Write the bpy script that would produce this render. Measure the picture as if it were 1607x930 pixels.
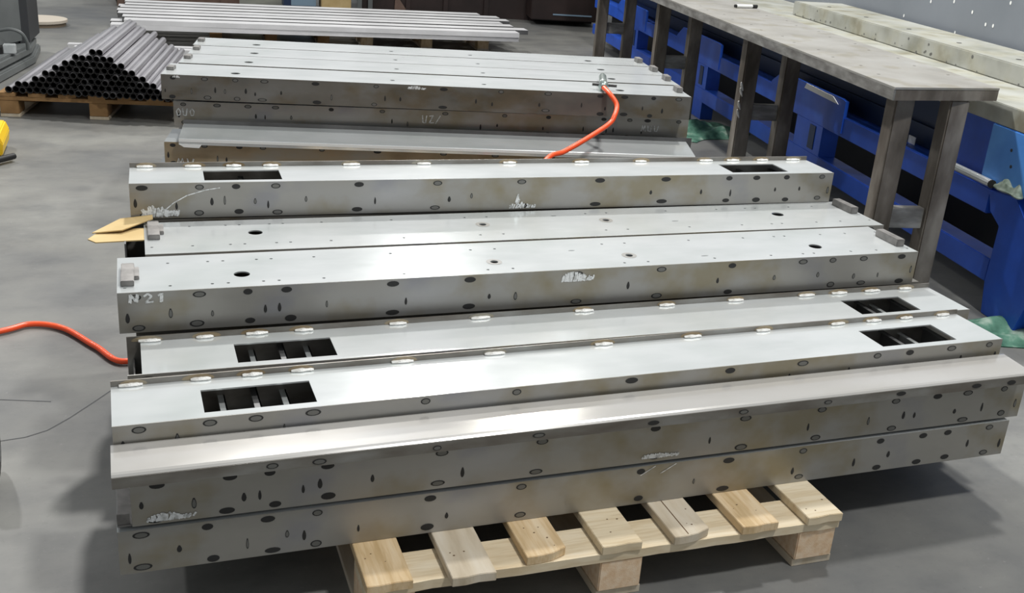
import bpy, bmesh, math, random
from mathutils import Vector, Matrix, Euler
sc = bpy.context.scene
for o in list(bpy.data.objects): bpy.data.objects.remove(o)
col = sc.collection
random.seed(7)

# ------------------------------------------------------------------ camera
F_PX, PITCH, ROLL, CAM_H, YAW = 1659.6, .3725, .0750, 1.4955, .3548
cd = bpy.data.cameras.new('camera'); cam = bpy.data.objects.new('camera', cd); col.objects.link(cam)
cd.sensor_width = 36.0; cd.sensor_fit = 'HORIZONTAL'; cd.lens = 36.0*F_PX/1607; cd.clip_start = .05; cd.clip_end = 200
_fw = Vector((0, math.cos(PITCH), -math.sin(PITCH))); _up = Vector((0, math.sin(PITCH), math.cos(PITCH))); _rt = Vector((1, 0, 0))
_r2 = _rt*math.cos(ROLL)+_up*math.sin(ROLL); _u2 = _up*math.cos(ROLL)-_rt*math.sin(ROLL)
_Z = Matrix.Rotation(-YAW, 3, 'Z')
_r2, _u2, _f2 = _Z@_r2, _Z@_u2, _Z@_fw
_m = Matrix((_r2, _u2, -_f2)).transposed().to_4x4(); _m.translation = (0, 0, CAM_H)
cam.matrix_world = _m
sc.camera = cam

# ------------------------------------------------------------------ light
w = bpy.data.worlds.new('hall_light'); sc.world = w; w.use_nodes = True
w.node_tree.nodes['Background'].inputs[0].default_value = (.93, .97, 1.0, 1)
w.node_tree.nodes['Background'].inputs[1].default_value = .31
def area(name, loc, target, size, power, color=(1, 1, 1), shape='DISK'):
    l = bpy.data.lights.new(name, 'AREA'); l.shape = shape; l.size = size; l.energy = power; l.color = color
    o = bpy.data.objects.new(name, l); col.objects.link(o); o.location = loc
    o.rotation_euler = (Vector(target)-Vector(loc)).to_track_quat('-Z', 'Y').to_euler(); return o
area('high_bay_lamp', (1.0, 6.9, 6.0), (1.2, 3.2, 0), .35, 350, (1, .985, .96))
area('high_bay_lamp', (3.47, 12.9, 6.0), (2.0, 4, 0), .35, 120, (1, .98, .94))
area('high_bay_lamp', (4.16, 9.77, 6.0), (2.0, 4, 0), .30, 55, (1, .96, .90))
area('high_bay_lamp', (3.3, 3.6, 6.0), (1.6, 3.0, 0), .4, 150, (1, .99, .96))
area('high_bay_lamp', (2.4, .2, 6.0), (1.6, 1.8, 0), .5, 190, (1, .99, .96))
area('high_bay_lamp', (-3.0, 11.5, 6.0), (-1, 9, 0), .4, 170, (1, .99, .97))
sc.view_settings.view_transform = 'Standard'; sc.view_settings.look = 'None'
sc.view_settings.exposure = 0.15; sc.view_settings.gamma = 1.0
sc.view_settings.use_curve_mapping = False

# ------------------------------------------------------------------ materials
def base_mat(name):
    m = bpy.data.materials.new(name); m.use_nodes = True; return m, m.node_tree.nodes, m.node_tree.links, m.node_tree.nodes['Principled BSDF']
def plain(name, c, rough=.6, metal=0.0, spec=.5):
    m, n, l, b = base_mat(name); b.inputs['Base Color'].default_value = (*c, 1); b.inputs['Roughness'].default_value = rough
    b.inputs['Metallic'].default_value = metal; b.inputs['Specular IOR Level'].default_value = spec; return m
def ramp(n, l, src, stops):
    r = n.new('ShaderNodeValToRGB'); e = r.color_ramp.elements
    while len(e) < len(stops): e.new(.5)
    for el, (p, c) in zip(e, stops): el.position = p; el.color = (*c, 1)
    l.new(src, r.inputs[0]); return r.outputs[0]
def noise(n, l, scale, detail=4, vec=None, stretch=(1, 1, 1), rough=.5):
    tc = n.new('ShaderNodeTexCoord'); mp = n.new('ShaderNodeMapping'); mp.inputs['Scale'].default_value = stretch
    l.new(tc.outputs['Object'], mp.inputs[0]); t = n.new('ShaderNodeTexNoise'); t.inputs['Scale'].default_value = scale
    t.inputs['Detail'].default_value = detail; t.inputs['Roughness'].default_value = rough; l.new(mp.outputs[0], t.inputs['Vector']); return t.outputs['Fac']
def mixc(n, l, fac, a, b, mode='MIX'):
    x = n.new('ShaderNodeMix'); x.data_type = 'RGBA'; x.blend_type = mode
    for s, v in ((0, fac), (6, a), (7, b)):
        if hasattr(v, 'links'): l.new(v, x.inputs[s])
        elif s == 0: x.inputs[s].default_value = v
        else: x.inputs[s].default_value = (*v, 1)
    return x.outputs[2]
def mottled(name, stops, scale, rough=.5, metal=0.0, stretch=(1, 1, 1), second=None, bump=0.0, rvar=0.0, spec=.5, detail=5):
    m, n, l, b = base_mat(name)
    c = ramp(n, l, noise(n, l, scale, detail, stretch=stretch), stops)
    if second:
        sst, ssc, sstr, sf = second
        c2 = ramp(n, l, noise(n, l, ssc, 4, stretch=sstr), sst)
        c = mixc(n, l, sf, c, c2, 'MULTIPLY')
    l.new(c, b.inputs['Base Color']); b.inputs['Metallic'].default_value = metal; b.inputs['Specular IOR Level'].default_value = spec
    if rvar:
        mr = n.new('ShaderNodeMapRange'); mr.inputs[3].default_value = rough-rvar; mr.inputs[4].default_value = rough+rvar
        l.new(noise(n, l, scale*2.3, 4, stretch=stretch), mr.inputs[0]); l.new(mr.outputs[0], b.inputs['Roughness'])
    else: b.inputs['Roughness'].default_value = rough
    if bump:
        bp = n.new('ShaderNodeBump'); bp.inputs['Strength'].default_value = bump; bp.inputs['Distance'].default_value = .002
        l.new(noise(n, l, scale*6, 5, stretch=stretch), bp.inputs['Height']); l.new(bp.outputs[0], b.inputs['Normal'])
    return m
W1 = (1, 1, 1)
M = {}
M['plate'] = mottled('brushed_steel_plate', [(.3, (.66, .69, .69)), (.55, (.73, .755, .76)), (.75, (.77, .79, .795))], 5, .16, .5, (1, 2.5, 1), ([(.35, (.9, .92, .9)), (.5, W1)], 2.2, (1, 1, 1), .8), rvar=.03)
M['web'] = mottled('shaded_heat_tinted_steel', [(.25, (.27, .27, .25)), (.45, (.35, .34, .315)), (.6, (.36, .355, .34)), (.75, (.40, .40, .40))], 2.2, .42, .6, (1, 1, 2.2), ([(.36, (.78, .70, .50)), (.50, W1), (.60, W1), (.72, (.84, .86, .95))], 4.5, (1, 1, 1.2), .85), rvar=.07)  # heat tint; base also darkened for front faces that get little light
M['web_dark'] = mottled('deep_shaded_heat_tinted_steel', [(.3, (.14, .14, .13)), (.5, (.20, .19, .17)), (.75, (.25, .25, .24))], 4, .45, .6, (1, 1, 2), ([(.38, (.8, .68, .5)), (.5, W1)], 5, (1, 1, 1.6), .8), rvar=.06)  # heat tint; base darker still, shade of the far faces in the colour
M['web_rust'] = mottled('rust_tinted_steel', [(.3, (.22, .16, .09)), (.5, (.36, .29, .19)), (.7, (.34, .32, .27))], 4, .5, .5, (1, 1, 2))
M['bar_steel'] = mottled('dull_bar_steel', [(.3, (.55, .55, .56)), (.7, (.70, .70, .71))], 3, .5, .15)
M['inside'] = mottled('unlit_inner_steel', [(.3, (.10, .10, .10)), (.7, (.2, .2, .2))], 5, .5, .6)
M['lip'] = mottled('flange_steel', [(.3, (.16, .14, .12)), (.55, (.25, .24, .22)), (.75, (.34, .34, .33))], 7, .4, .65, (1, 1, 3))
M['bent'] = mottled('polished_bent_steel', [(.3, (.62, .60, .56)), (.6, (.70, .685, .66)), (.8, (.72, .72, .72))], 3, .15, .6, (1, 2, 1), rvar=.02)
M['heat_ring'] = plain('dark_weld_ring', (.025, .025, .025), .6, .2)
M['heat_core'] = plain('weld_spot_core', (.17, .17, .16), .5, .5)
M['chalk'] = mottled('chalk_white', [(.35, (.45, .46, .45)), (.55, (.8, .82, .82))], 90, .9)
M['bead'] = mottled('bright_weld_bead', [(.3, (.55, .54, .5)), (.6, (.9, .9, .88))], 60, .4, .2, bump=.8)
M['block'] = mottled('sawn_steel_block', [(.3, (.15, .145, .14)), (.7, (.27, .26, .25))], 30, .5, .55)
M['pine'] = mottled('pine_board', [(.25, (.52, .37, .19)), (.5, (.72, .55, .34)), (.75, (.80, .67, .48))], 9, .7, 0, (3, .5, 1), ([(.42, (.86, .8, .7)), (.52, W1)], 40, (3, .2, 1), .6), bump=.3, spec=.3)
M['pine_pale'] = mottled('pale_pine_board', [(.25, (.62, .50, .33)), (.5, (.74, .63, .45)), (.75, (.80, .71, .55))], 9, .7, 0, (.5, 3, 1), ([(.42, (.85, .8, .72)), (.52, W1)], 40, (.2, 3, 1), .6), bump=.3, spec=.3)
M['pine_grey'] = mottled('weathered_pine_board', [(.25, (.46, .38, .27)), (.5, (.60, .52, .40)), (.75, (.68, .62, .52))], 9, .75, 0, (3, .5, 1), bump=.3, spec=.3)
M['chip'] = mottled('pressed_wood_block', [(.3, (.72, .50, .31)), (.5, (.80, .60, .41)), (.7, (.85, .68, .5))], 60, .85, 0, (1, 1, 1), bump=.3, spec=.2)
M['knot'] = plain('knot_and_nail', (.13, .07, .03), .7)
M['old_wood'] = mottled('orange_old_wood', [(.3, (.20, .11, .04)), (.7, (.36, .21, .09))], 8, .8)
M['pipe'] = mottled('steel_pipe', [(.3, (.42, .41, .43)), (.7, (.62, .61, .64))], 4, .34, .8, (4, .4, 4))
M['pipe_in'] = plain('pipe_bore', (.012, .012, .013), .8)
M['bench'] = mottled('worn_bench_steel', [(.25, (.26, .25, .225)), (.5, (.34, .33, .305)), (.7, (.38, .375, .355))], 4, .45, .3, (1, 1, 1), ([(.36, (.85, .82, .74)), (.46, W1)], 7, (1, 1, 1), .8), rvar=.08)
M['bench_edge'] = mottled('bench_edge_steel', [(.3, (.15, .14, .13)), (.5, (.24, .235, .22)), (.7, (.38, .37, .35))], 9, .5, .4, (1, 1, 3))
M['leg'] = mottled('scaly_leg_steel', [(.3, (.07, .058, .045)), (.5, (.15, .13, .11)), (.72, (.30, .275, .24))], 10, .6, .2, (1, 1, .35), bump=.5)
M['blue'] = mottled('blue_machine_paint', [(.3, (.012, .07, .42)), (.6, (.018, .10, .58)), (.8, (.03, .15, .70))], 5, .42, 0, rvar=.08)
M['blue_lit'] = mottled('lit_blue_machine_paint', [(.3, (.07, .25, .68)), (.6, (.10, .32, .78))], 7, .4)  # machine blue lightened; light on the side panel is in the colour
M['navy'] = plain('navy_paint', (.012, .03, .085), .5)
M['cast'] = mottled('stained_cast_bed', [(.3, (.25, .255, .22)), (.5, (.36, .365, .33)), (.7, (.41, .42, .39))], 5, .55, .1, (1, 1, 1), ([(.30, (.6, .54, .40)), (.42, (.95, .92, .82)), (.55, W1)], 6, (1, 1, 1), .8))
M['grey_panel'] = mottled('grey_machine_panel', [(.3, (.17, .19, .215)), (.7, (.21, .23, .26))], 2, .5)
M['machine_grey'] = mottled('dark_grey_paint', [(.3, (.10, .11, .11)), (.7, (.15, .16, .16))], 3, .45)
M['machine_dark'] = plain('charcoal_paint', (.03, .032, .035), .5)
M['maroon'] = mottled('dark_brown_paint', [(.3, (.014, .008, .007)), (.7, (.035, .02, .018))], 3, .45)
M['black'] = plain('black_rubber', (.012, .012, .012), .55)
M['orange'] = plain('orange_hose_plastic', (.95, .10, .025), .35)
M['nickel'] = mottled('nickel_plated', [(.3, (.35, .42, .40)), (.7, (.6, .66, .63))], 30, .28, .85)
M['white'] = plain('white_plastic', (.82, .83, .82), .4)
M['card'] = mottled('brown_cardboard', [(.3, (.50, .36, .16)), (.7, (.62, .47, .24))], 8, .85)
M['yellow'] = plain('yellow_paint', (.85, .55, .02), .4)
M['green'] = mottled('green_cloth', [(.3, (.02, .09, .06)), (.55, (.10, .24, .17)), (.7, (.35, .46, .38))], 14, .8)
M['green_grey'] = mottled('oily_grey_green_cloth', [(.3, (.08, .11, .08)), (.55, (.25, .30, .25)), (.75, (.5, .55, .47))], 22, .8)
M['wood_disc'] = plain('raw_plywood', (.56, .50, .42), .7)
M['wood_disc_edge'] = plain('plywood_edge', (.22, .17, .12), .8)
M['brown_wood'] = mottled('dark_crate_wood', [(.3, (.10, .06, .045)), (.7, (.2, .13, .1))], 6, .7)
M['sack'] = mottled('pale_green_sackcloth', [(.3, (.38, .42, .28)), (.7, (.55, .58, .42))], 8, .9)
M['film'] = mottled('plastic_film', [(.3, (.3, .33, .33)), (.7, (.6, .62, .63))], 9, .3)
M['blue_grey'] = plain('blue_grey_sheet', (.22, .32, .42), .5)

def floor_material():
    m, n, l, b = base_mat('polished_concrete')
    c = ramp(n, l, noise(n, l, .75, 6, rough=.6), [(.3, (.108, .112, .115)), (.5, (.168, .167, .157)), (.68, (.24, .24, .224))])
    c2 = ramp(n, l, noise(n, l, 3.2, 6, stretch=(1, 1.6, 1), rough=.62), [(.34, (.74, .75, .77)), (.5, W1), (.66, (1.12, 1.12, 1.1))])
    c = mixc(n, l, .8, c, c2, 'MULTIPLY')
    c3 = ramp(n, l, noise(n, l, 55, 3, rough=.7), [(.2, (.8, .8, .8)), (.42, W1), (.66, W1), (.74, (1.5, 1.5, 1.5))])
    c = mixc(n, l, .8, c, c3, 'MULTIPLY')
    l.new(c, b.inputs['Base Color'])
    mr = n.new('ShaderNodeMapRange'); mr.inputs[3].default_value = .32; mr.inputs[4].default_value = .6
    l.new(noise(n, l, 1.8, 5), mr.inputs[0]); l.new(mr.outputs[0], b.inputs['Roughness'])
    bp = n.new('ShaderNodeBump'); bp.inputs['Strength'].default_value = .12; bp.inputs['Distance'].default_value = .003
    l.new(noise(n, l, 30, 5), bp.inputs['Height']); l.new(bp.outputs[0], b.inputs['Normal'])
    b.inputs['Specular IOR Level'].default_value = .5
    return m
M['floor'] = floor_material()

# ------------------------------------------------------------------ builders
class MB:
    def __init__(s): s.v = []; s.f = []; s.mi = []
    def add(s, vs, fs, mi=0):
        k = len(s.v); s.v += [tuple(v) for v in vs]; s.f += [tuple(i+k for i in f) for f in fs]; s.mi += [mi]*len(fs); return s
    def box(s, x0, x1, y0, y1, z0, z1, mi=0):
        return s.add([(x0, y0, z0), (x1, y0, z0), (x1, y1, z0), (x0, y1, z0), (x0, y0, z1), (x1, y0, z1), (x1, y1, z1), (x0, y1, z1)],
                     [(3, 2, 1, 0), (4, 5, 6, 7), (0, 1, 5, 4), (1, 2, 6, 5), (2, 3, 7, 6), (3, 0, 4, 7)], mi)
    def prism(s, poly, axis, a0, a1, mi=0):   # poly: 2-D points; axis 'x': (y,z) 'y': (x,z) 'z': (x,y)
        def P(p, a): return (a, p[0], p[1]) if axis == 'x' else (p[0], a, p[1]) if axis == 'y' else (p[0], p[1], a)
        n = len(poly); vs = [P(p, a0) for p in poly]+[P(p, a1) for p in poly]
        fs = [tuple(range(n))[::-1], tuple(range(n, 2*n))]+[(i, (i+1) % n, (i+1) % n+n, i+n) for i in range(n)]
        return s.add(vs, fs, mi)
    def tube(s, pts, r, seg=10, mi=0, cap=True):
        pts = [Vector(p) for p in pts]; rings = []; n = len(pts)
        rr = r if isinstance(r, (list, tuple)) else [r]*n
        prev = None
        for i, p in enumerate(pts):
            t = (pts[min(i+1, n-1)]-pts[max(i-1, 0)]).normalized()
            if prev is None:
                a = Vector((0, 0, 1)) if abs(t.z) < .9 else Vector((1, 0, 0)); u = t.cross(a).normalized()
            else: u = (prev-t*prev.dot(t)).normalized()
            prev = u; v = t.cross(u)
            rings.append([p+(u*math.cos(2*math.pi*k/seg)+v*math.sin(2*math.pi*k/seg))*rr[i] for k in range(seg)])
        vs = [q for r_ in rings for q in r_]
        fs = [(i*seg+k, i*seg+(k+1) % seg, (i+1)*seg+(k+1) % seg, (i+1)*seg+k) for i in range(n-1) for k in range(seg)]
        if cap: fs += [tuple(range(seg))[::-1], tuple(range((n-1)*seg, n*seg))]
        return s.add(vs, fs, mi)
    def mesh(s, name, mats, smooth=False, bevel=0):
        me = bpy.data.meshes.new(name); me.from_pydata(s.v, [], s.f)
        for m in (mats if isinstance(mats, (list, tuple)) else [mats]): me.materials.append(M[m])
        me.polygons.foreach_set('material_index', s.mi)
        bm = bmesh.new(); bm.from_mesh(me); bmesh.ops.recalc_face_normals(bm, faces=bm.faces)
        if bevel: bmesh.ops.bevel(bm, geom=list(bm.edges), offset=bevel, segments=2, affect='EDGES', clamp_overlap=True)
        if smooth:
            for f in bm.faces: f.smooth = True
        bm.to_mesh(me); bm.free()
        if smooth: me.set_sharp_from_angle(angle=math.radians(40))
        return me
    def build(s, name, mats, parent=None, smooth=False, bevel=0):
        return link(name, s.mesh(name, mats, smooth, bevel), parent)
def link(name, me, parent=None, loc=None, rz=0):
    o = bpy.data.objects.new(name, me); col.objects.link(o); o.parent = parent
    if loc is not None: o.location = loc
    if rz: o.rotation_euler = (0, 0, rz)
    return o
def thing(name, label, cat, loc=(0, 0, 0), rz=0, group=None, rot=None):
    o = bpy.data.objects.new(name, None); col.objects.link(o); o.empty_display_size = .1
    o.location = loc; o.rotation_euler = rot if rot else (0, 0, rz); return tag(o, label, cat, group)
def tag(o, label, cat, group=None):
    o['label'] = label; o['category'] = cat
    if group: o['group'] = group
    return o
def copy_tree(o, parent=None):
    c = o.copy(); col.objects.link(c); c.parent = parent
    for ch in o.children: copy_tree(ch, c)
    return c
def sheet(name, outline, holes, z, t, mat, parent):
    """flat sheet with real cut-outs; z is its top face"""
    cu = bpy.data.curves.new(name, 'CURVE'); cu.dimensions = '2D'; cu.fill_mode = 'BOTH'; cu.extrude = t/2
    for poly in [outline]+holes:
        sp = cu.splines.new('POLY'); sp.points.add(len(poly)-1)
        for p, q in zip(sp.points, poly): p.co = (q[0], q[1], 0, 1)
        sp.use_cyclic_u = True
    tmp = bpy.data.objects.new('tmp', cu); col.objects.link(tmp)
    me = bpy.data.meshes.new_from_object(tmp.evaluated_get(bpy.context.evaluated_depsgraph_get()))
    bpy.data.objects.remove(tmp); bpy.data.curves.remove(cu)
    me.name = name; me.materials.clear(); me.materials.append(M[mat])
    me.transform(Matrix.Translation((0, 0, z-t/2)))
    for p in me.polygons: p.use_smooth = False
    return link(name, me, parent)
def circ(cx, cy, r, n=20, ry=None): return [(cx+r*math.cos(2*math.pi*k/n), cy+(ry or r)*math.sin(2*math.pi*k/n)) for k in range(n)]
def rect(x0, x1, y0, y1): return [(x0, y0), (x1, y0), (x1, y1), (x0, y1)]

# ------------------------------------------------------------------ setting
fl = MB().box(-14, 22, -4, 30, -.2, 0).build('floor', 'floor'); fl['kind'] = 'structure'
cr = MB()
for pts in ([(-.75, 3.06), (-.426, 3.041), (-.288, 3.002)], [(-.7, 2.80), (-.403, 2.789), (-.341, 2.798), (-.287, 2.827), (-.232, 2.891), (-.175, 2.971), (-.124, 3.045), (.1, 3.3)]):
    for a, b in zip(pts, pts[1:]):
        a, b = Vector(a), Vector(b); d = (b-a).normalized(); nn = Vector((-d.y, d.x))*.0022
        cr.add([(*(a-nn), .0006), (*(b-nn), .0006), (*(b+nn), .0006), (*(a+nn), .0006)], [(0, 1, 2, 3)])
c_ = cr.build('floor_crack', 'machine_dark', fl)

# ------------------------------------------------------------------ steel beams
LEN = 2.249
LAY = [.144+.1027*n for n in range(8)]
H = .1015
ST = [.045, .178, .290, .400, .637, .860, 1.143, 1.393, 1.610, 1.845, 1.953, 2.065, 2.195]
PX = [.017, .118, .214, .251, .334, .371, .480, .683, .906, .975, 1.297, 1.368, 1.575, 1.758, 1.865, 1.902, 2.03, 2.12, 2.232]
WE = .0035
def marks(root, L, h, rng, front=True, top=1.0, strength=1.0, mid=True, z0=0.0):
    mb = MB()
    def ell(x, z, rx, rz, ring=True, n=14, pointed=0):
        y = -.0006
        P = lambda k, s, yy: (x+rx*s*math.cos(2*math.pi*k/n), yy, z+rz*s*math.sin(2*math.pi*k/n)*(1+(pointed if math.sin(2*math.pi*k/n) > .9 else 0)))
        vs = [P(k, 1, y) for k in range(n)]+[P(k, .74, y-.0002) for k in range(n)]
        fs = [(k, (k+1) % n, (k+1) % n+n, k+n) for k in range(n)]
        mb.add(vs, fs, 0); mb.add([P(k, .74, y-.0002) for k in range(n)], [tuple(range(n))], 1 if ring else 0)
    for x in ST:
        if x > L-.03: continue
        xx = x+rng.uniform(-.012, .012); ring = rng.random() < .6
        rx = rng.uniform(.012, .019)*strength
        if rng.random() < .92: ell(xx, z0+.012+rng.uniform(-.002, .004), rx, rng.uniform(.0065, .0085)*strength, ring)
        if rng.random() < top: ell(xx+rng.uniform(-.01, .01), h-.013, rx*.9, .0075*strength, ring)
    if mid:
        for x in PX:
            if rng.random() < .8:
                ell(x+rng.uniform(-.004, .004), z0+.038+rng.uniform(-.006, .010), rng.uniform(.0028, .0052)*strength, rng.uniform(.006, .0115)*strength, rng.random() < .3, 10, .35)
    o = mb.build('heat_marks', ['heat_ring', 'heat_core'], root); o['kind'] = 'stuff'
    return o
def ribbon(mb, pts, wdt, y):
    for a, b in zip(pts, pts[1:]):
        a, b = Vector(a), Vector(b); d = b-a
        if d.length < 1e-6: continue
        d.normalize(); n = Vector((-d.y, d.x))*wdt/2
        q = [a-n, b-n, b+n, a+n]; mb.add([(p.x, y, p.y) for p in q], [(0, 1, 2, 3)])
def chalk(root, x0, x1, z0, z1, kind, seed, wd=.0035, y=-.0014):
    """hand-written chalk strokes on the front web"""
    rng = random.Random(seed); mb = MB(); wv, hv = x1-x0, z1-z0
    G = {'N': [[(0, 0), (.08, .95), (.5, .1), (.62, 1)]], '2': [[(0, .7), (.3, 1), (.6, .7), (.1, 0), (.7, .05)]], '1': [[(.1, .8), (.35, 1), (.3, 0)]],
         'U': [[(0, 1), (.1, .1), (.5, .05), (.65, 1)]], '/': [[(0, 0), (.7, 1)]], 'O': [[(.3, 1), (0, .6), (.15, .05), (.5, .1), (.62, .6), (.3, 1)]],
         'M': [[(0, 0), (.15, 1), (.35, .2), (.55, 1), (.7, 0)]], '7': [[(0, 1), (.6, .95), (.2, 0)]], 'Z': [[(0, .9), (.6, 1), (.05, .05), (.7, .1)]],
         'S': [[(.6, .9), (.25, 1), (.1, .65), (.55, .4), (.4, .02), (0, .1)]]}
    n = len(kind); cw = wv/n
    for i, ch in enumerate(kind):
        for st in G[ch]:
            for rep in range(2):
                ox, oz = rng.uniform(-.002, .003), rng.uniform(-.0015, .0015)
                ribbon(mb, [(x0+cw*(i+a*.95)+ox, z0+b*hv*.98+oz) for a, b in st], wd*(1 if rep == 0 else .6), y-.0002*rep)
    return mb.build('chalk_mark', 'chalk', root)
def smear(root, x0, x1, z0, z1, seed, y=-.0012, n=38):
    rng = random.Random(seed); mb = MB()
    for k in range(n):
        t = k/n; x = x0+(x1-x0)*t+rng.uniform(-.004, .004); hh = (z1-z0)*(.45+.55*math.sin(math.pi*min(1, t*1.15+.1)))*rng.uniform(.6, 1)
        zb = z0+rng.uniform(0, .3)*(z1-z0-hh)
        ribbon(mb, [(x, zb), (x+.004+rng.uniform(-.003, .003), zb+hh*.6), (x+.002+rng.uniform(-.002, .004), zb+hh)], .0042, y-.00001*k)
    return mb.build('chalk_mark', 'chalk', root)
def end_block(root, x, y, z, sx, sy, sz, rz=0):
    mb = MB().box(-sx/2, sx/2, -sy/2, sy/2, 0, sz); o = mb.build('end_block', 'block', root, bevel=.0015); o.location = (x, y, z); o.rotation_euler = (0, 0, rz); return o
bead_meshes = []
def bead_mesh(seed):
    rng = random.Random(seed); L = .046; n = 9; vs = []; fs = []; seg = 6
    for i in range(n):
        t = i/(n-1); x = (t-.5)*L; r = .0052*(math.sin(math.pi*min(max(t, .06), .94))**.35)*rng.uniform(.75, 1.15)
        for k in range(seg):
            a = 2*math.pi*k/seg; vs.append((x, math.cos(a)*r*1.25, math.sin(a)*r))
    for i in range(n-1):
        for k in range(seg): fs.append((i*seg+k, i*seg+(k+1) % seg, (i+1)*seg+(k+1) % seg, (i+1)*seg+k))
    fs += [tuple(range(seg)), tuple(range((n-1)*seg, n*seg))]
    mb = MB().add(vs, fs); return mb.mesh('weld_bead', 'bead', smooth=True)
bead_meshes = [bead_mesh(s) for s in range(4)]
def window_beam(loc, rz, label, seed, H=H, W=.183, L=LEN, web='web', wins=((.20, .415), (1.875, 2.085)), rear_lip=.013, x_plate0=0.0, top_marks=1.0):
    rng = random.Random(seed); r = thing('steel_beam', label, 'beam', loc, rz, None)
    MB().box(0, L, 0, WE, 0, H-.0003).build('front_web', web, r)
    MB().box(-.0, L, W-WE, W, 0, H+rear_lip).build('rear_flange', 'lip', r)
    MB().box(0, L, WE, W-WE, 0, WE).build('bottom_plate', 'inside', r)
    y0, y1 = WE*.4, W-WE
    holes = [rect(a, b, .022, .125) for a, b in wins]
    sheet('top_plate', rect(x_plate0, L-.002, y0, y1), holes, H, .0035, 'plate', r)
    for a, b in wins:
        for k, f in enumerate((-.12, .22, .52, .8, 1.12)):
            x = a+(b-a)*f
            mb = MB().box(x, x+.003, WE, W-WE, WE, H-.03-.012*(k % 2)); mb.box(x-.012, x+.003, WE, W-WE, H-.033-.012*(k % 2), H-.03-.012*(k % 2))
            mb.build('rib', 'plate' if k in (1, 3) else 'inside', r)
    MB().box(.012, .0155, WE, W-WE, WE, H*.55).build('end_stiffener', 'block', r)
    for i, x in enumerate(ST):
        if x > L-.02 or x < x_plate0: continue
        b = link('weld_bead', bead_meshes[i % 4], r, (x+rng.uniform(-.006, .006), W-WE-.004, H+.003)); b.rotation_euler = (0, 0, rng.uniform(-.05, .05)); b.scale = (rng.uniform(.85, 1.15), 1, 1)
    hm = MB()
    for x in ST:
        if x > L-.03 or x < x_plate0: continue
        k_ = 12; rx, rz_ = rng.uniform(.028, .036), .011
        hm.add([(x+rx*math.cos(6.2832*q/k_), W-WE-.0006, H+.003+rz_*max(-.2, math.sin(6.2832*q/k_))) for q in range(k_)], [tuple(range(k_))])
    hm.build('heat_marks', 'web_rust', r)['kind'] = 'stuff'
    marks(r, L, H, rng, top=top_marks)
    return r
def hole_beam(loc, rz, label, seed, W=.245, L=LEN, web='web', rows=(.031, .188), mid=.086, blocks=True, x_cut=0.0, small=True, yb=None, group=None, front=True, big=True):
    rng = random.Random(seed); r = thing('steel_beam', label, 'beam', loc, rz, group)
    MB().box(0, L, 0, WE, 0, H-.0003).build('front_web', web, r)
    MB().box(0 if x_cut == 0 else -x_cut, L, W-WE, W, 0, H-.0003).build('rear_web', 'web_dark', r)
    MB().box(0, L, WE, W-WE, 0, WE).build('bottom_plate', 'inside', r)
    holes = []
    if big: holes += [circ(.288, mid, .0195, 28), circ(1.944, mid, .0195, 28), circ(.941, mid, .0105), circ(1.336, mid, .0105)]
    if small:
        for x in PX:
            for yy in rows: holes.append(circ(x, yy, .0042, 8))
        holes += [circ(1.187, mid+.06, .010, 12, .003), circ(1.556, mid-.032, .012, 12, .003)]
    sheet('top_plate', rect(0, L-.002, WE*.4, W-WE*.4), holes, H, .0035, 'plate', r)
    if small:   # polished washers round the two middle holes
        mb = MB()
        for cx in (.941, 1.336):
            n = 20; a = circ(cx, mid, .0215, n); b = circ(cx, mid, .0112, n)
            mb.add([(p[0], p[1], H+.0005) for p in a]+[(p[0], p[1], H+.0005) for p in b], [(k, (k+1) % n, (k+1) % n+n, k+n) for k in range(n)])
        mb.build('ground_ring', 'bent', r)
    if blocks:
        c = yb if yb is not None else W*.42
        end_block(r, .024, c, H, .030, .125 if small else .055, .014, rng.uniform(-.05, .05))
        if small: end_block(r, .042, c+.012, H-.0005, .016, .065, .010)
        end_block(r, L-.028, c, H, .028, .105 if small else .07, .022, rng.uniform(-.04, .04))
    marks(r, L, H, rng)
    return r

# front pile -----------------------------------------------------
a1 = hole_beam((-.087, 1.906, LAY[0]+.001), .0105, 'lowest front steel beam of the near pile, resting directly on the pine pallet', 11, W=.24, small=False, blocks=False, web='web')
chalk(a1, 1.15, 1.26, H-.024, H-.003, '//', 5, .002)
a2 = hole_beam((-.058, 1.9085, LAY[1]+.007), .0122, 'second lowest steel beam of the near pile, chalk scribble at its left end', 12, W=.235, small=False, blocks=False)
smear(a2, .030, .115, .006, .026, 3); smear(a2, 1.125, 1.215, .010, .024, 4)
mb = MB().box(-.028, 0, .004, .2, 0, .004).box(-.028, -.004, .006, .010, .004, .028); mb.build('end_bracket', 'block', a2)

a3 = thing('channel_cover', 'shallow bent steel channel cover with lamp glare, lying lengthwise before the nearest windowed beam', 'cover', (-.088, 1.862, LAY[2]+.0068), .0165)
t = .003; prof = [(0, .016), (t, .016), (t, .040), (.007, .0425), (.104, .0485), (.105, .0), (.108, .0), (.108, .0515), (.104, .052), (.010, .0465), (.004, .0445), (0, .041)]
MB().prism(prof, 'x', 0, LEN+.004).build('bent_sheet', 'bent', a3)
MB().box(0, LEN, -.0012, 0, .016, .040).build('front_lip', 'lip', a3)
marks(a3, LEN, .026, random.Random(5), top=0, mid=False, strength=.8, z0=.015).location = (0, -.0016, 0)

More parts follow.
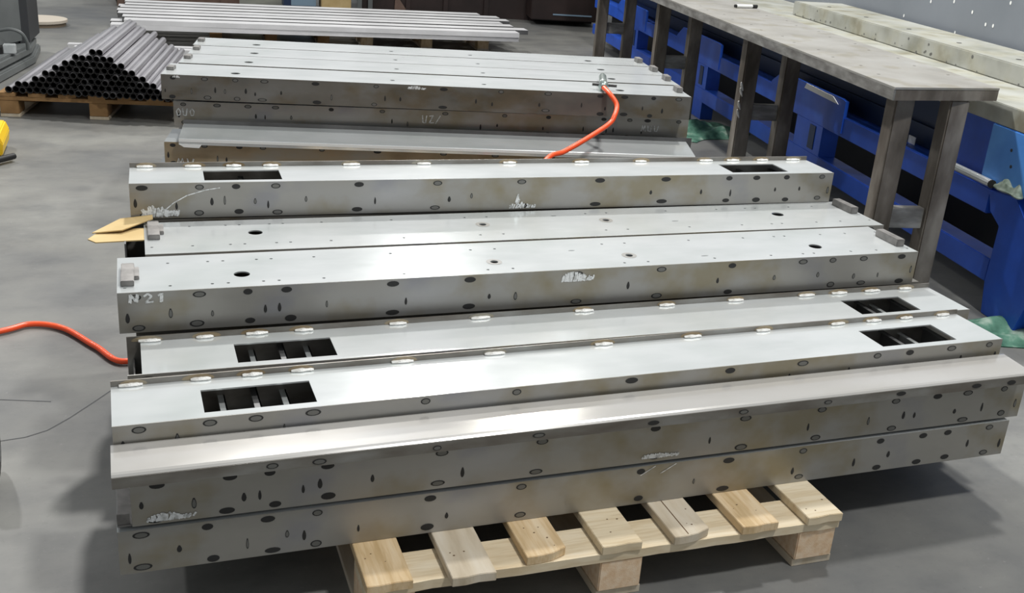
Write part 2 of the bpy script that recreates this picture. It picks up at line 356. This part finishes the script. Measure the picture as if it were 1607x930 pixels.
a4 = window_beam((-.085, 1.975, LAY[2]+.0068), .0204, 'nearest windowed steel beam, with lamp glare on its top plate', 14, H=.0895, W=.181, wins=((.178, .408), (1.872, 2.112)))
a5 = window_beam((-.055, 2.20, LAY[2]+.005), .0085, 'second windowed steel beam from the front, its left window level with the nearest one', 15, H=.0925, W=.180, L=2.28, x_plate0=.03, wins=((.235, .46), (1.925, 2.125)))
c1 = hole_beam((-.071, 2.416, LAY[3]+.001), .0018, 'front one of two round-holed steel beams, chalk marks on its brownish front face', 16, W=.243, web='web')
chalk(c1, .027, .118, H-.026, H-.004, 'N21', 1, .0048); smear(c1, 1.10, 1.19, H-.034, H-.004, 2)
c2 = hole_beam((-.005, 2.676, LAY[3]+.001), -.002, 'rear one of two round-holed steel beams, directly below the tall windowed beam', 17, W=.262, rows=(.054, .218), mid=.146, x_cut=.05, yb=.175)
MB().box(-.05, 0, .0, .258, 0, .004).box(-.05, -.046, .10, .258, .004, H-.004).build('end_bracket', 'inside', c2)
b1 = window_beam((-.037, 2.971, LAY[4]+.001), -.018, 'topmost windowed steel beam of the near pile, long chalk sweep on its face', 18, W=.174)
smear(b1, .030, .125, .004, .040, 8); smear(b1, 1.10, 1.185, .004, .026, 9, n=18); smear(b1, 1.118, 1.128, .02, .052, 10, n=4)
sw = MB(); ribbon(sw, [(.08, .015), (.115, .045), (.15, .065), (.20, .080), (.24, .086)], .003, -.0011); sw.build('chalk_mark', 'chalk', b1)

# beams hidden inside the near pile, they carry the ones in view
hb = None
def hidden(loc, rz, grp, lab, W=.235):
    r = thing('steel_beam', lab, 'beam', loc, rz, grp)
    MB().box(0, LEN, 0, W, 0, H-.002).build('box_section', 'web_dark', r); MB().box(.1, LEN-.1, W*.3, W*.6, H-.002, H-.0005).build('weld_seam', 'lip', r)
    return r
hr = hidden((-.03, 2.185, LAY[0]+.001), 0, 'beams buried inside the near pile', 'plain steel beam buried inside the near pile, all but hidden')
rows_ = {0: (2.185, 2.435, 2.69, 2.945), 1: (2.185, 2.435, 2.69, 2.945), 2: (2.435, 2.69, 2.945), 3: (2.945,)}
first = True
for k, ys in rows_.items():
    for y in ys:
        if first: o = hr; first = False
        else: o = copy_tree(hr)
        o.location = (-.03+random.uniform(-.01, .01), y, LAY[k]+.001); 
        if k == 3: o.location = (-.02, 2.962, LAY[3]+.001)
        if k == 2 and y < 2.5: o.location = (-.03, 2.437, LAY[2]+.001)

# ------------------------------------------------------------------ pallets
def pallet(loc, rz, label, seed, Lx=1.16, Dy=.8, group=None, boards=7, cross='pine_pale', blk='old_wood', mats=('pine', 'pine_pale', 'pine_grey'), fine=False):
    rng = random.Random(seed); r = thing('wooden_pallet', label, 'pallet', loc, rz, group)
    bw = .097; pitch = (Lx-bw)/(boards-1)
    order = ['pine', 'pine_grey', 'pine', 'pine_pale', 'pine_grey', 'pine', 'pine_pale']
    for i in range(boards):
        x = i*pitch; y0 = rng.uniform(-.014, .012) if fine else 0
        if fine: y0 = [-.016, -.030, .004, .0, -.002, -.001, -.004][i]
        mb = MB(); rag = [(x, 0+y0), (x+bw*.3, y0-.003*rng.random()), (x+bw*.62, y0+.004*rng.random()), (x+bw, y0+(.018 if i in (2, 4) else 0)), (x+bw, Dy), (x, Dy)]
        mb.prism(rag, 'z', .1225, .144); o = mb.build('top_board', order[i % 7] if fine else mats[i % len(mats)], r, bevel=.0012)
        if fine:
            for k in range(3 if i != 2 else 5):
                cx, cy = x+rng.uniform(.015, bw-.015), y0+rng.uniform(.02, .11); n = 7; rr = rng.uniform(.0014, .0028)
                nb = MB().add([(cx+rr*math.cos(6.283*q/n), cy+rr*.8*math.sin(6.283*q/n), .1443) for q in range(n)], [tuple(range(n))]); nb.build('nail_head', 'knot', o)
            if i == 4:
                MB().box(x+.036, x+.0385, y0+.006, .3, .1441, .1444).build('crack', 'knot', o)
    for y in (.0, Dy/2-.055, Dy-.112):
        mb = MB(); n = 24 if fine else 1
        pts = [(0+Lx*k/n, y+.004+(rng.uniform(-.002, .002) if fine else 0)) for k in range(n+1)]
        mb.prism(pts+[(Lx, y+.112), (0, y+.112)], 'z', .100, .122); mb.build('cross_board', cross, r)
        for x in (.0, Lx/2-.05, Lx-.112):
            MB().box(x+.004, x+.108, y+.006, y+(.135 if y < .5 else .1), .020, .0995).build('spacer_block', 'chip' if fine else blk, r, bevel=.0025)
    for x in (.0, Lx/2-.05, Lx-.112):
        MB().box(x+.002, x+.112, 0+.01, Dy, 0.0, .0195).build('bottom_board', 'pine_grey', r, bevel=.001)
    return r
pallet((.384, 1.772, 0), .003, 'light pine pallet under the near pile, its front edge in the open', 3, fine=True)
pallet((.42, 2.61, 0), 0, 'pine pallet under the rear half of the near pile, all but hidden', 4, group=None)

# cardboard between the layers
cb = thing('cardboard_sheet', 'folded tan cardboard sheet poking out at the left end of the near pile', 'cardboard', (0, 0, 0))
def fold(name, poly, z, tilt, mat='card'):
    cx = sum(p[0] for p in poly)/len(poly)
    vs = [(x, y, z+tilt*(x-cx)+dz) for dz in (0, .003) for x, y in poly]; n = len(poly)
    MB().add(vs, [tuple(range(n))[::-1], tuple(range(n, 2*n))]+[(i, (i+1) % n, (i+1) % n+n, i+n) for i in range(n)]).build(name, mat, cb)
fold('lower_flap', [(-.145, 2.83), (-.125, 2.875), (-.06, 2.90), (.0, 2.90), (.0, 2.80), (-.125, 2.80)], .548, .02)
fold('upper_flap', [(-.135, 2.87), (-.065, 2.965), (.02, 2.965), (.02, 2.93), (-.06, 2.862)], .560, .10)

# ------------------------------------------------------------------ far pile D
DO = Vector((.092, 4.544)); DY = -.183
def dl(x, y): return (DO.x+x*math.cos(DY)-y*math.sin(DY), DO.y+x*math.sin(DY)+y*math.cos(DY))
zt = .671
DL = [zt-.1045*k for k in range(0, 6)]
dnames = ['front steel beam on top of the far pile, air gun lying on it', 'second steel beam back on top of the far pile', 'third steel beam back on top of the far pile', 'rearmost steel beam on top of the far pile, narrow strip in view']
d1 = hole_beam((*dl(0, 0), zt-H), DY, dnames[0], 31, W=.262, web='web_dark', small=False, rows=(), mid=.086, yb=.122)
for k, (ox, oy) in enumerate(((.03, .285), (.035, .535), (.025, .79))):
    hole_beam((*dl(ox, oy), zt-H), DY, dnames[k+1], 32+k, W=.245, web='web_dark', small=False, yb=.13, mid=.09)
smear(d1, .05, .075, H-.012, H-.002, 1, n=6); smear(d1, 1.0, 1.08, H-.018, H-.003, 2, n=20)
d2 = hole_beam((*dl(.035, .06), DL[1]-H-.016), DY+.018, 'steel beam under the top row of the far pile, three chalk scribbles on it', 41, small=False, blocks=False, web='web', W=.24)
chalk(d2, .01, .095, .040, .072, 'OUO', 6, .0035); chalk(d2, 1.04, 1.13, .044, .080, 'UZ/', 7, .004); chalk(d2, 2.03, 2.12, .040, .068, 'MUU', 9, .0035)
end_block(d2, LEN-.006, .03, 0, .012, .02, H+.008)
d3 = thing('channel_cover', 'bent steel channel cover with a white front edge, low on the far pile', 'cover', (*dl(.075, -.105), DL[2]-.055), DY)
prof = [(0, 0), (t, 0), (t, .022), (.150, .050), (.150, .053), (.002, .0255), (0, .023)]
MB().prism(prof, 'x', 0, 2.19).build('bent_sheet', 'plate', d3)
MB().box(0, 2.19, -.0012, 0, .012, .0235).build('front_lip', 'white', d3)
MB().prism([(.0, .002), (.09, .002), (.08, -.012), (.02, -.010)], 'y', -.002, 0).build('tape', 'white', d3)
MB().box(-.0, 2.215, .1505, .1535, .0, .070).build('rear_flange', 'inside', d3)  # flange coloured dark to read as the shaded gap between layers
d4 = hole_beam((*dl(.01, -.060), DL[2]-.0565-H), DY, 'rust-tinted steel beam low on the far pile, under the channel cover', 43, small=False, blocks=False, web='web_rust', W=.24)
chalk(d4, .05, .13, .008, .035, 'MU', 3, .003)
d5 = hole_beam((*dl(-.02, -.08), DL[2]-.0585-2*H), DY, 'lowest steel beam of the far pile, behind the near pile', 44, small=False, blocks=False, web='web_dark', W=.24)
f2 = True
for k, ys in {1: (.34, .585, .83), 2: (.34, .585, .83), 3: (.20, .45, .70), 4: (.20, .45, .70)}.items():
    for y in ys:
        if f2: o = hidden((0, 0, 0), DY, 'beams buried inside the far pile', 'plain steel beam buried inside the far pile, all but hidden'); f2 = False; proto = o
        else: o = copy_tree(proto)
        zz_ = {1: DL[1]-H-.002, 2: DL[2]-H-.004, 3: .30, 4: .1975}[k]
        o.location = (*dl(.03 if k != 2 else .06, y), zz_)
pallet((*dl(.05, .0), 0), DY, 'pine pallet under the left half of the far pile, all but hidden', 8, Lx=1.05, Dy=1.0)
pallet((*dl(1.15, .0), 0), DY, 'pine pallet under the right half of the far pile, all but hidden', 9, Lx=1.05, Dy=1.0)

for k, x_ in enumerate((.35, 1.15, 1.95)):
    tm = MB().box(x_, x_+.09, -.06, .93, 0, .0515).build('timber_bearer', 'old_wood', None, bevel=.003); tm.location = (DO.x, DO.y, .1445); tm.rotation_euler = (0, 0, DY)
    tag(tm, 'timber bearer under the far pile, all but hidden', 'timber', 'bearers under the far pile')
# air gun + hose
def smooth_path(pts, n=8):
    out = []; P_ = [Vector(p) for p in pts]; P_ = [P_[0]*2-P_[1]]+P_+[P_[-1]*2-P_[-2]]
    for i in range(1, len(P_)-2):
        for k in range(n):
            t_ = k/n; a, b, c, d = P_[i-1:i+3]
            out.append(.5*((2*b)+(-a+c)*t_+(2*a-5*b+4*c-d)*t_**2+(-a+3*b-3*c+d)*t_**3))
    out.append(P_[-2]); return out
g = thing('air_coupler', 'plated air line coupler lying on the front beam of the far pile', 'tool', (0, 0, 0))
A_, B_ = Vector((2.03, 4.50, .693)), Vector((1.915, 4.22, .693)); dd = (B_-A_)
MB().tube([A_, A_+dd*.1, A_+dd*.12, A_+dd*.62], [.014, .015, .018, .018], 16).build('sleeve', 'nickel', g, smooth=True)
MB().tube([A_+dd*.62, A_+dd*.66, A_+dd*.72, A_+dd*.88, A_+dd*.9, A_+dd], [.018, .012, .021, .022, .015, .013], 12).build('collar', 'nickel', g, smooth=True)
MB().tube([A_+dd*.8+Vector((-.045, .02, 0)), A_+dd*.8+Vector((.055, -.02, 0))], .006, 8).build('cross_pin', 'black', g, smooth=True)
hs = MB().tube(smooth_path([(1.915, 4.22, .693), (1.925, 4.16, .672), (1.939, 4.12, .637), (1.915, 4.08, .60), (1.882, 4.06, .568), (1.759, 4.0, .52), (1.643, 3.95, .48), (1.55, 3.9, .462), (1.40, 3.78, .34), (1.25, 3.6, .10), (1.0, 3.5, .012), (.7, 3.48, .012)]), .0105, 10).build('air_hose', 'orange', None, smooth=True)
tag(hs, 'orange air hose hanging from the coupler on the far pile', 'hose')
hs = MB().tube(smooth_path([(-1.1, 3.25, .012), (-.75, 3.42, .012), (-.471, 3.521, .012), (-.379, 3.568, .012), (-.277, 3.515, .012), (-.175, 3.352, .012), (-.078, 3.218, .012), (.1, 3.40, .012), (.3, 3.46, .012), (.68, 3.48, .012)]), .0095, 10).build('air_hose', 'orange', None, smooth=True)
tag(hs, 'orange air hose arching over the open floor left of the near pile', 'hose')

# ------------------------------------------------------------------ pipe pile
PO = Vector((-.674, 6.783)); PYaw = -.175
pr = pallet((-.775, 6.80, 0), PYaw, 'orange-brown pallet carrying the triangular pile of pipes', 21, Lx=1.1, Dy=.8, mats=('old_wood',), cross='old_wood')
rad = .0195; n = 14
def ring_(r_): return [(r_*math.cos(2*math.pi*k/n), r_*math.sin(2*math.pi*k/n)) for k in range(n)]
def pipe_meshes(Lp):
    o, i = ring_(rad), ring_(rad-.004); mb = MB(); m_ = n
    vs = [(a, 0, b) for a, b in o]+[(a, Lp, b) for a, b in o]+[(a, 0, b) for a, b in i]+[(a, Lp, b) for a, b in i]
    fs = [(k, (k+1) % m_, (k+1) % m_+m_, k+m_) for k in range(m_)]
    mb.add(vs, fs, 0)
    fs2 = [(k+2*m_, (k+1) % m_+2*m_, (k+1) % m_+3*m_, k+3*m_) for k in range(m_)]
    fs3 = [(k, (k+1) % m_, (k+1) % m_+2*m_, k+2*m_) for k in range(m_)]+[(k+m_, (k+1) % m_+m_, (k+1) % m_+3*m_, k+3*m_) for k in range(m_)]
    k0 = len(mb.v); mb.f += fs2+fs3; mb.mi += [1]*(len(fs2)+len(fs3))
    return mb.mesh('steel_pipe', ['pipe', 'pipe_in'], smooth=True)
pm = [pipe_meshes(L_) for L_ in (1.28, 1.24, 1.32)]
PD = math.radians(9.4)
lo, apex = (-.10, .155), (.46, .452)
rng = random.Random(3)
apx, apz, lx, rx = .47, .448, -.085, .98
step = rad*2.04; rowh = step*.866; row = 0
z = .145+rad
while z < apz:
    f_ = (z-.155)/(apz-rad*.6-.155)
    if f_ > 1: break
    xl = lx+(apx-lx)*max(f_, 0)+rad*.6; xr = rx+(apx-rx)*max(f_, 0)-rad*.3
    x = math.ceil((xl-(row % 2)*step/2)/step)*step+(row % 2)*step/2
    while x <= xr+1e-6:
        wx = PO.x+x*.958; wy = PO.y-x*.2867+rng.uniform(-.018, .018)
        o = link('steel_pipe', pm[rng.randrange(3)], None, (wx, wy, z), -PD+rng.uniform(-.006, .006))
        tag(o, 'dark steel pipe in the triangular pile on the left pallet', 'pipe', 'steel pipes piled in a triangle')
        x += step
    z += rowh; row += 1

# ------------------------------------------------------------------ background bars on two pallets
BY = -.052
def bl(x, y): return (-.12+x*math.cos(BY)-y*math.sin(BY), 9.42+x*math.sin(BY)+y*math.cos(BY))
pallet((*bl(.72, .42), 0), BY-.02, 'dim pallet under the left half of the long flat bars', 22, Lx=1.05, Dy=.8)
pallet((*bl(2.05, .38), 0), BY-.02, 'pale pallet under the right half of the long flat bars', 23, Lx=1.2, Dy=.8, mats=('pine_pale', 'pine'), blk='pine')
rng = random.Random(9)
tube_names = []
for i in range(7):
    for lay in range(2):
        L_ = 3.50+rng.uniform(-.12, .12); wv = .15; y = i*.205+rng.uniform(-.01, .01); zz = .145+lay*.0405
        me = (lambda q: (q.mi.__setitem__(slice(2, 6), [1]*4), q)[1])(MB().box(0, L_, 0, wv, 0, .040)).mesh('flat_bar', ['bar_steel', 'inside'])  # side faces coloured dark for the shade in the gaps between bars
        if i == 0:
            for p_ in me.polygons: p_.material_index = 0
        o = link('flat_bar', me, None, (*bl(rng.uniform(-.08, .06), y), zz), BY+rng.uniform(-.004, .004))
        tag(o, ('flat steel bar in the upper layer of the back heap, '+['nearest the front', 'second from the front', 'third from the front', 'middle one', 'third from the back', 'second from the back', 'farthest back'][i]) if lay else 'flat steel bar in the lower layer of the back heap, all but hidden', 'bar', 'long flat bars on the back pallets')
for i, (y, x0, L_, zz) in enumerate(((-.20, -.38, 3.9, .0), (-.33, -.32, 3.6, .0), (-.46, .6, 3.3, .0))):
    me = MB().box(0, L_, 0, .075, 0, .05).mesh('flat_bar', 'bar_steel', bevel=.003)
    tag(link('flat_bar', me, None, (*bl(x0, y), zz), BY-.04), ['long square bar on the floor, closest to the raised heap of bars', 'long square bar on the floor, middle of three', 'long square bar on the floor, closest to the far pile'][i], 'bar')

# ------------------------------------------------------------------ bench and blue machine (room axes)
BO = (2.687, 3.292, 0); BR = -.17
bn = thing('steel_workbench', 'long steel workbench with worn square legs beside the blue machine', 'workbench', BO, BR)
BL = 5.35; BH = .88
hl = []
for k in range(24):
    v = .30+k*.2115
    hl.append(circ(.085+(.028 if k % 2 else 0), v, .0085, 8, .006)); hl.append(circ(.43-(.035 if k % 2 else 0), v+.067, .0085, 8, .006))
sheet('bench_top', [(0, 0), (.487, .10-.10+.085), (.487, BL), (0, BL)], hl, BH, .008, 'bench', bn)
MB().box(0, .008, 0.004, BL, BH-.05, BH-.0085).build('front_edge', 'bench_edge', bn)
e_ = MB().prism([(.0085, .004), (.487, .087), (.487, .095), (.0085, .012)], 'z', BH-.05, BH-.0085).build('near_edge', 'leg', bn)
MB().box(.479, .487, .096, BL, BH-.05, BH-.0085).build('rear_edge', 'bench_edge', bn)
for v in (.07, 1.64, 3.25, 4.9):
    for u in (.055, .285):
        uu = u+.0
        mb = MB().prism([(uu, v), (uu+.082, v), (uu+.082, v+.08), (uu, v+.08)], 'z', 0, BH-.051); o = mb.build('leg', 'leg', bn, bevel=.006)
    zb = .30 if v < 1 else .395
    mb = MB().box(.137, .285, v+.02, v+.06, zb, zb+.085); mb.build('cross_bar', 'bench_edge', bn, bevel=.002)
# torn weld scars on one leg
ws = MB()
for zz in (.60, .57, .50, .455): ws.tube([(.045, 1.63, zz), (.05, 1.632, zz-.02), (.062, 1.635, zz-.045)], [.004, .007, .003], 6)
ws.build('weld_scar', 'bead', bn, smooth=True)

mk = thing('marker_pen', 'white marker pen with black caps lying on the workbench', 'pen', (0, 0, 0))
def bw_(u, v, z): c, s = math.cos(BR), math.sin(BR); return Vector((BO[0]+u*c-v*s, BO[1]+u*s+v*c, z))
p0, p1 = bw_(.325, 2.614, BH+.011), bw_(.503-.02, 2.655, BH+.011); dd = p1-p0
MB().tube([p0+dd*.08, p0+dd*.78], .0105, 12).build('barrel', 'white', mk, smooth=True)
MB().tube([p0, p0+dd*.08], .009, 12).build('end_cap', 'black', mk, smooth=True)
MB().tube([p0+dd*.78, p1], .0108, 12).build('cap', 'black', mk, smooth=True)

bm_ = thing('blue_machine', 'blue-painted machine frame with a stained metal bed, behind the workbench', 'machine', BO, BR)
u0 = .53
MB().box(u0, u0+.10, -.05, 7, .125, .222).build('lower_rail', 'blue', bm_, bevel=.004)
MB().box(u0, u0+.10, .05, 7, .382, .485).build('upper_rail', 'blue', bm_, bevel=.004)
# foot with an arched corner
foot = [(-.29, 0), (-.075, 0), (-.05, .128), (-.055, .36), (.02, .40), (.06, .48), (-.12, .50), (-.27, .38), (-.9, .40), (-.9, .20), (-.42, .20), (-.33, .12)]
MB().prism(foot, 'x', u0-.003, u0+.12).build('foot', 'blue', bm_, bevel=.003)
for v in (1.60, 3.50, 5.35):
    MB().prism([(v, .0 if v > 9 else .222), (v+.34, .222), (v+.34, .382), (v, .382)], 'x', u0+.002, u0+.10).build('post', 'blue', bm_)
    MB().prism([(v-.22, .40), (v-.22, .565), (v-.17, .572), (v+.62, .572), (v+.75, .50), (v+.75, .486), (v-.05, .40)], 'x', u0-.006, u0+.012).build('gusset_plate', 'blue', bm_)
    MB().box(u0+.01, u0+.10, v+.05, v+.25, 0, .125).build('foot_post', 'blue', bm_)
    MB().box(u0-.002, u0+.0, v+.08, v+.15, .24, .37).build('access_cover', 'navy', bm_)
MB().box(u0-.002, u0+.06, -.9, .135, .505, .735).build('side_panel', 'blue_lit', bm_, bevel=.004)
for v_, z_ in ((-.02, .66), (-.04, .60)):
    MB().tube([bw_(0, 0, 0)*0+Vector((u0-.003, v_, z_)), Vector((u0+.004, v_, z_))], .007, 8).build('bolt_hole', 'machine_dark', bm_)
MB().box(u0+.05, u0+.10, .137, .56, .486, .735).build('recessed_panel', 'blue', bm_)
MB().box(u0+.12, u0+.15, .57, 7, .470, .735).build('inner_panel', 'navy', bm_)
MB().box(u0+.55, u0+.60, -.9, 7, .0, .30).build('dark_gap_filler', 'machine_dark', bm_)  # dark box added so the gaps between the rails stay dark
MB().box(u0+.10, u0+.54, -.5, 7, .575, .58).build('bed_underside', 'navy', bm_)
MB().box(u0, 1.25, -1.2, 7.5, .7365, .817).build('bed_slab', 'cast', bm_, bevel=.003)
o = MB().box(.885, 1.22, -1.2, 3.03, .8175, .905).build('bed_block', 'cast', bm_, bevel=.005)
st = MB()
rng = random.Random(2)
for k in range(34):
    v = rng.uniform(-.2, 3.0); zz = .835+rng.random()**2*.05 if k % 3 else .825; r_ = rng.uniform(.003, .008); nn = 8
    st.add([(.8843, v+r_*math.cos(6.283*q/nn)*1.2, zz+r_*math.sin(6.283*q/nn)*rng.uniform(.8, 1.3)) for q in range(nn)], [tuple(range(nn))])
s_ = st.build('oil_spots', 'heat_core', o); s_['kind'] = 'stuff'
for v in (.25, .75, 1.25, 1.75, 2.25, 2.75):
    MB().tube([(1.0, v, .9052), (1.0, v, .9062)], .013, 10).build('bolt_socket', 'heat_ring', o)
gp = MB().box(1.26, 1.30, -1.5, 7.6, .70, 2.3).build('rear_panel', 'grey_panel', bm_)
sp = MB()
for v, z_ in [(1.911, 1.044), (1.677, 1.07), (1.485, 1.037), (2.174, .933), (1.343, .992), (1.276, .994), (1.174, 1.12), (1.606, .914), (.956, .918)]:
    v += .12; z_ -= .012; r_ = .010
    sp.add([(1.2585, v+r_*math.cos(.785*q)*.8, z_+r_*math.sin(.785*q)) for q in range(8)], [tuple(range(8))])
s_ = sp.build('white_specks', 'white', gp); s_['kind'] = 'stuff'  # small white discs scattered on the rear panel
for v in (.823, .572, 1.60):
    MB().box(.60, .604, v-.03, v+.03, .478, .52).build('white_tag', 'white', bm_)
MB().prism([(1.45, .537), (1.88, .543), (1.86, .572), (1.52, .566)], 'x', u0-.012, u0-.008).build('lit_slot_strip', 'white', bm_)  # white strip stands in for lit floor seen through a slot

rl = thing('round_rail', 'pale round bar resting on the blue machine ledge, right of the bench legs', 'bar', (0, 0, 0))
a, b = bw_(.50, .40, .515), bw_(.50, .015, .515)
MB().tube([a, b], .016, 12).build('bar_body', 'plate', rl, smooth=True); MB().tube([b, b+(b-a)*.02], .017, 12).build('bar_end', 'black', rl, smooth=True)
def cloth(name, cx, cy, cz, sx, sy, h, mat, label, seed, rz=0, bend=0):
    rng = random.Random(seed); N_ = 16; vs = []; fs = []
    ph = [rng.uniform(0, 6.28) for _ in range(6)]
    for j in range(N_+1):
        for i in range(N_+1):
            u, v = i/N_*2-1, j/N_*2-1; e = max(0, 1-max(abs(u), abs(v))**3)
            zz = h*e*(.45+.30*math.sin(4.1*u+ph[0]+1.3*v)+.25*math.sin(6.3*v+ph[1]-2*u)+.12*math.sin(13*u+ph[2]+5*v))
            vs.append((u*sx*(1+.12*math.sin(5*v+ph[3])), v*sy*(1+.15*math.sin(4*u+ph[4])), max(zz, 0)+.004+bend*u*u))
    k = len(vs); vs += [(x, y, z_-.0035) for x, y, z_ in vs]
    for j in range(N_):
        for i in range(N_):
            a_ = j*(N_+1)+i; fs.append((a_, a_+1, a_+N_+2, a_+N_+1)); fs.append((a_+k, a_+N_+1+k, a_+N_+2+k, a_+1+k))
    o = MB().add(vs, fs).build(name, mat, None, smooth=True); o.location = (cx, cy, cz); o.rotation_euler = (0, 0, rz); tag(o, label, 'cloth'); return o
q = bw_(.545, -.075, .505); cloth('rag', q.x, q.y, q.z, .045, .085, .05, 'green_grey', 'crumpled oily grey-green rag at the end of the round bar', 5, BR)
cloth('rag', 3.06, 2.93, 0, .30, .13, .05, 'green', 'green and white rag on the floor beneath the blue machine foot', 6, -.1)
cloth('rag', 3.62, 6.30, 0, .30, .22, .07, 'green', 'dark green rag on the floor behind the middle bench legs', 8, .3)

# ------------------------------------------------------------------ left machine, disc, yellow truck
lm = thing('grey_machine', 'dark grey machine foot and column cut by the left edge', 'machine', (0, 0, 0))
MB().prism([(-1.9, 7.62), (-.87, 7.80), (-.70, 8.60), (-.70, 9.15), (-1.9, 9.3)], 'z', 0, .06).build('base_plate', 'machine_grey', lm, bevel=.01)
MB().prism([(-1.9, 7.66), (-.885, 7.84), (-.72, 8.60), (-.72, 9.1), (-1.9, 9.3)], 'z', .06, .135).build('base_step', 'machine_grey', lm, bevel=.02)
MB().prism([(-1.9, 8.2), (-.92, 8.42), (-.76, 8.72), (-.76, 9.2), (-1.9, 9.2)], 'z', .135, 2.2).build('column', 'machine_grey', lm, bevel=.02)
MB().prism([(-.80, 8.66), (-.735, 8.72), (-.70, 9.2), (-.80, 9.2)], 'z', .135, 2.2).build('column_edge', 'machine_dark', lm, bevel=.004)
MB().tube(smooth_path([(-.90, 8.36, .27), (-.82, 8.33, .285), (-.755, 8.33, .26), (-.725, 8.34, .20), (-.722, 8.35, .14)]), .012, 8).build('handle', 'machine_grey', lm, smooth=True)
MB().box(-.87, -.79, 8.20, 8.28, .135, .195).build('bracket', 'film', lm, bevel=.004); MB().box(-.90, -.871, 8.18, 8.28, .135, .18).build('latch', 'black', lm, bevel=.004)
wd = thing('wooden_disc', 'round plywood disc lying on the floor beyond the grey machine', 'disc', (-.80, 10.62, 0))
n_ = 40; MB().prism(circ(0, 0, .235, n_), 'z', .03, .055).build('disc_board', ['wood_disc'], wd, bevel=.002); MB().prism(circ(0, 0, .22, n_), 'z', 0, .0295).build('disc_base', 'wood_disc_edge', wd)
yt = thing('yellow_cart', 'yellow cart corner with a black bumper bar at the left edge', 'cart', (0, 0, 0))
MB().prism([(-.90, .03), (-.662, .03), (-.655, .09), (-.672, .135), (-.90, .16)], 'y', 5.75, 6.1).build('body', 'yellow', yt, bevel=.006)
MB().tube([(-.95, 5.40, .028), (-.78, 5.56, .028), (-.61, 5.76, .028)], .016, 10).build('bumper_bar', 'black', yt, smooth=True)
ca = thing('rubber_wheel', 'black rubber wheel edge just showing at the left frame edge', 'wheel', (-0.400, 2.599, .075))
MB().tube([(-.015, 0, 0), (.015, 0, 0)], .075, 24).build('tyre', 'black', ca, smooth=True); MB().tube([(-.02, 0, 0), (.02, 0, 0)], .03, 14).build('hub', 'machine_grey', ca, smooth=True)

# ------------------------------------------------------------------ things at the back
cr_ = thing('wooden_crate', 'dark wooden crate at the back, behind the left end of the bars', 'crate', (-.15, 12.1, 0), .04)
MB().box(0, 1.25, 0, .03, .03, .14).build('front_board', 'brown_wood', cr_); MB().box(0, .06, -.02, .9, 0, .5).build('corner_post', 'brown_wood', cr_)
MB().box(1.05, 1.22, -.02, .1, 0, .6).build('corner_post', 'brown_wood', cr_); MB().box(0, 1.25, .03, .9, 0, .06).build('base', 'machine_dark', cr_); MB().box(0, 1.25, .9, .93, 0, .7).build('rear_board', 'maroon', cr_)
cloth('plastic_film', .5, 12.42, .065, .32, .25, .14, 'film', 'crumpled clear plastic film inside the dark wooden crate', 12)['category'] = 'film'
sk = MB(); rng = random.Random(4); pts = []
for k in range(7):
    f_ = k/6; r_ = .36*(1-f_)**.6+.12; nn = 16
    for q in range(nn): a_ = 6.283*q/nn; pts.append((r_*math.cos(a_)*(1+.1*math.sin(3*a_+k)), r_*.7*math.sin(a_), f_*.75))
sk.add(pts, [(k*16+q, k*16+(q+1) % 16, (k+1)*16+(q+1) % 16, (k+1)*16+q) for k in range(6) for q in range(16)]+[tuple(range(16)), tuple(range(96, 112))])
o = sk.build('cloth_sack', 'sack', None, smooth=True); o.location = (1.42, 13.45, 0); tag(o, 'pale green cloth sack slumped between crate and cardboard box', 'sack')
bp_ = thing('blue_bin', 'blue-grey sheet metal bin at the back, left of the cardboard box', 'bin', (1.70, 12.5, 0), -.05)
MB().box(0, .28, 0, .02, .02, .8).build('front_panel', 'blue_grey', bp_); MB().box(0, .28, .02, .4, 0, .8).build('shell', 'navy', bp_); MB().box(-.08, -.005, 0, .3, 0, .8).build('side_post', 'navy', bp_)
cx_ = thing('cardboard_box', 'brown cardboard box on the floor at the back', 'box', (2.03, 12.38, 0), -.06)
MB().box(0, .33, 0, .35, 0, .5).build('carton', 'card', cx_, bevel=.006); MB().box(.14, .19, -.002, 0, 0, .5).build('tape', 'card', cx_)
fr = thing('machine_cabinet', 'very dark brown machine cabinet spanning the back of the floor', 'machine', (2.42, 12.30, 0), -.19)
MB().box(0, 2.75, .06, 1.4, .0, 1.6).build('cabinet_shell', 'maroon', fr)
for x in (.0, .12, .55, .98, 1.45, 2.0): MB().box(x, x+.05, .0, .06, 0, 1.6).build('upright', 'machine_grey' if x < .2 else 'maroon', fr)
MB().prism([(.42, .04), (.56, .04), (.43, .22)], 'y', .02, .03).build('gusset', 'brown_wood', fr)
MB().box(1.95, 2.75, -.35, .055, .06, 1.6).build('door_panel', 'maroon', fr, bevel=.01); MB().box(2.2, 2.65, -.36, -.351, .12, .135).build('door_trim', 'blue_grey', fr)
f3 = thing('machine_housing', 'dark housing with a navy upright, seen through the far bench legs', 'machine', (4.62, 10.5, 0), -.17)
MB().box(.36, .95, .3, 1.0, .16, 1.8).build('housing', 'maroon', f3); MB().box(.10, .17, -1.3, -1.2, 0, 1.8).build('upright', 'navy', f3); MB().box(.10, .17, -1.2, .3, 1.0, 1.1).build('beam_arm', 'navy', f3); MB().box(.4, .9, .35, .95, 0, .16).build('plinth', 'machine_dark', f3)
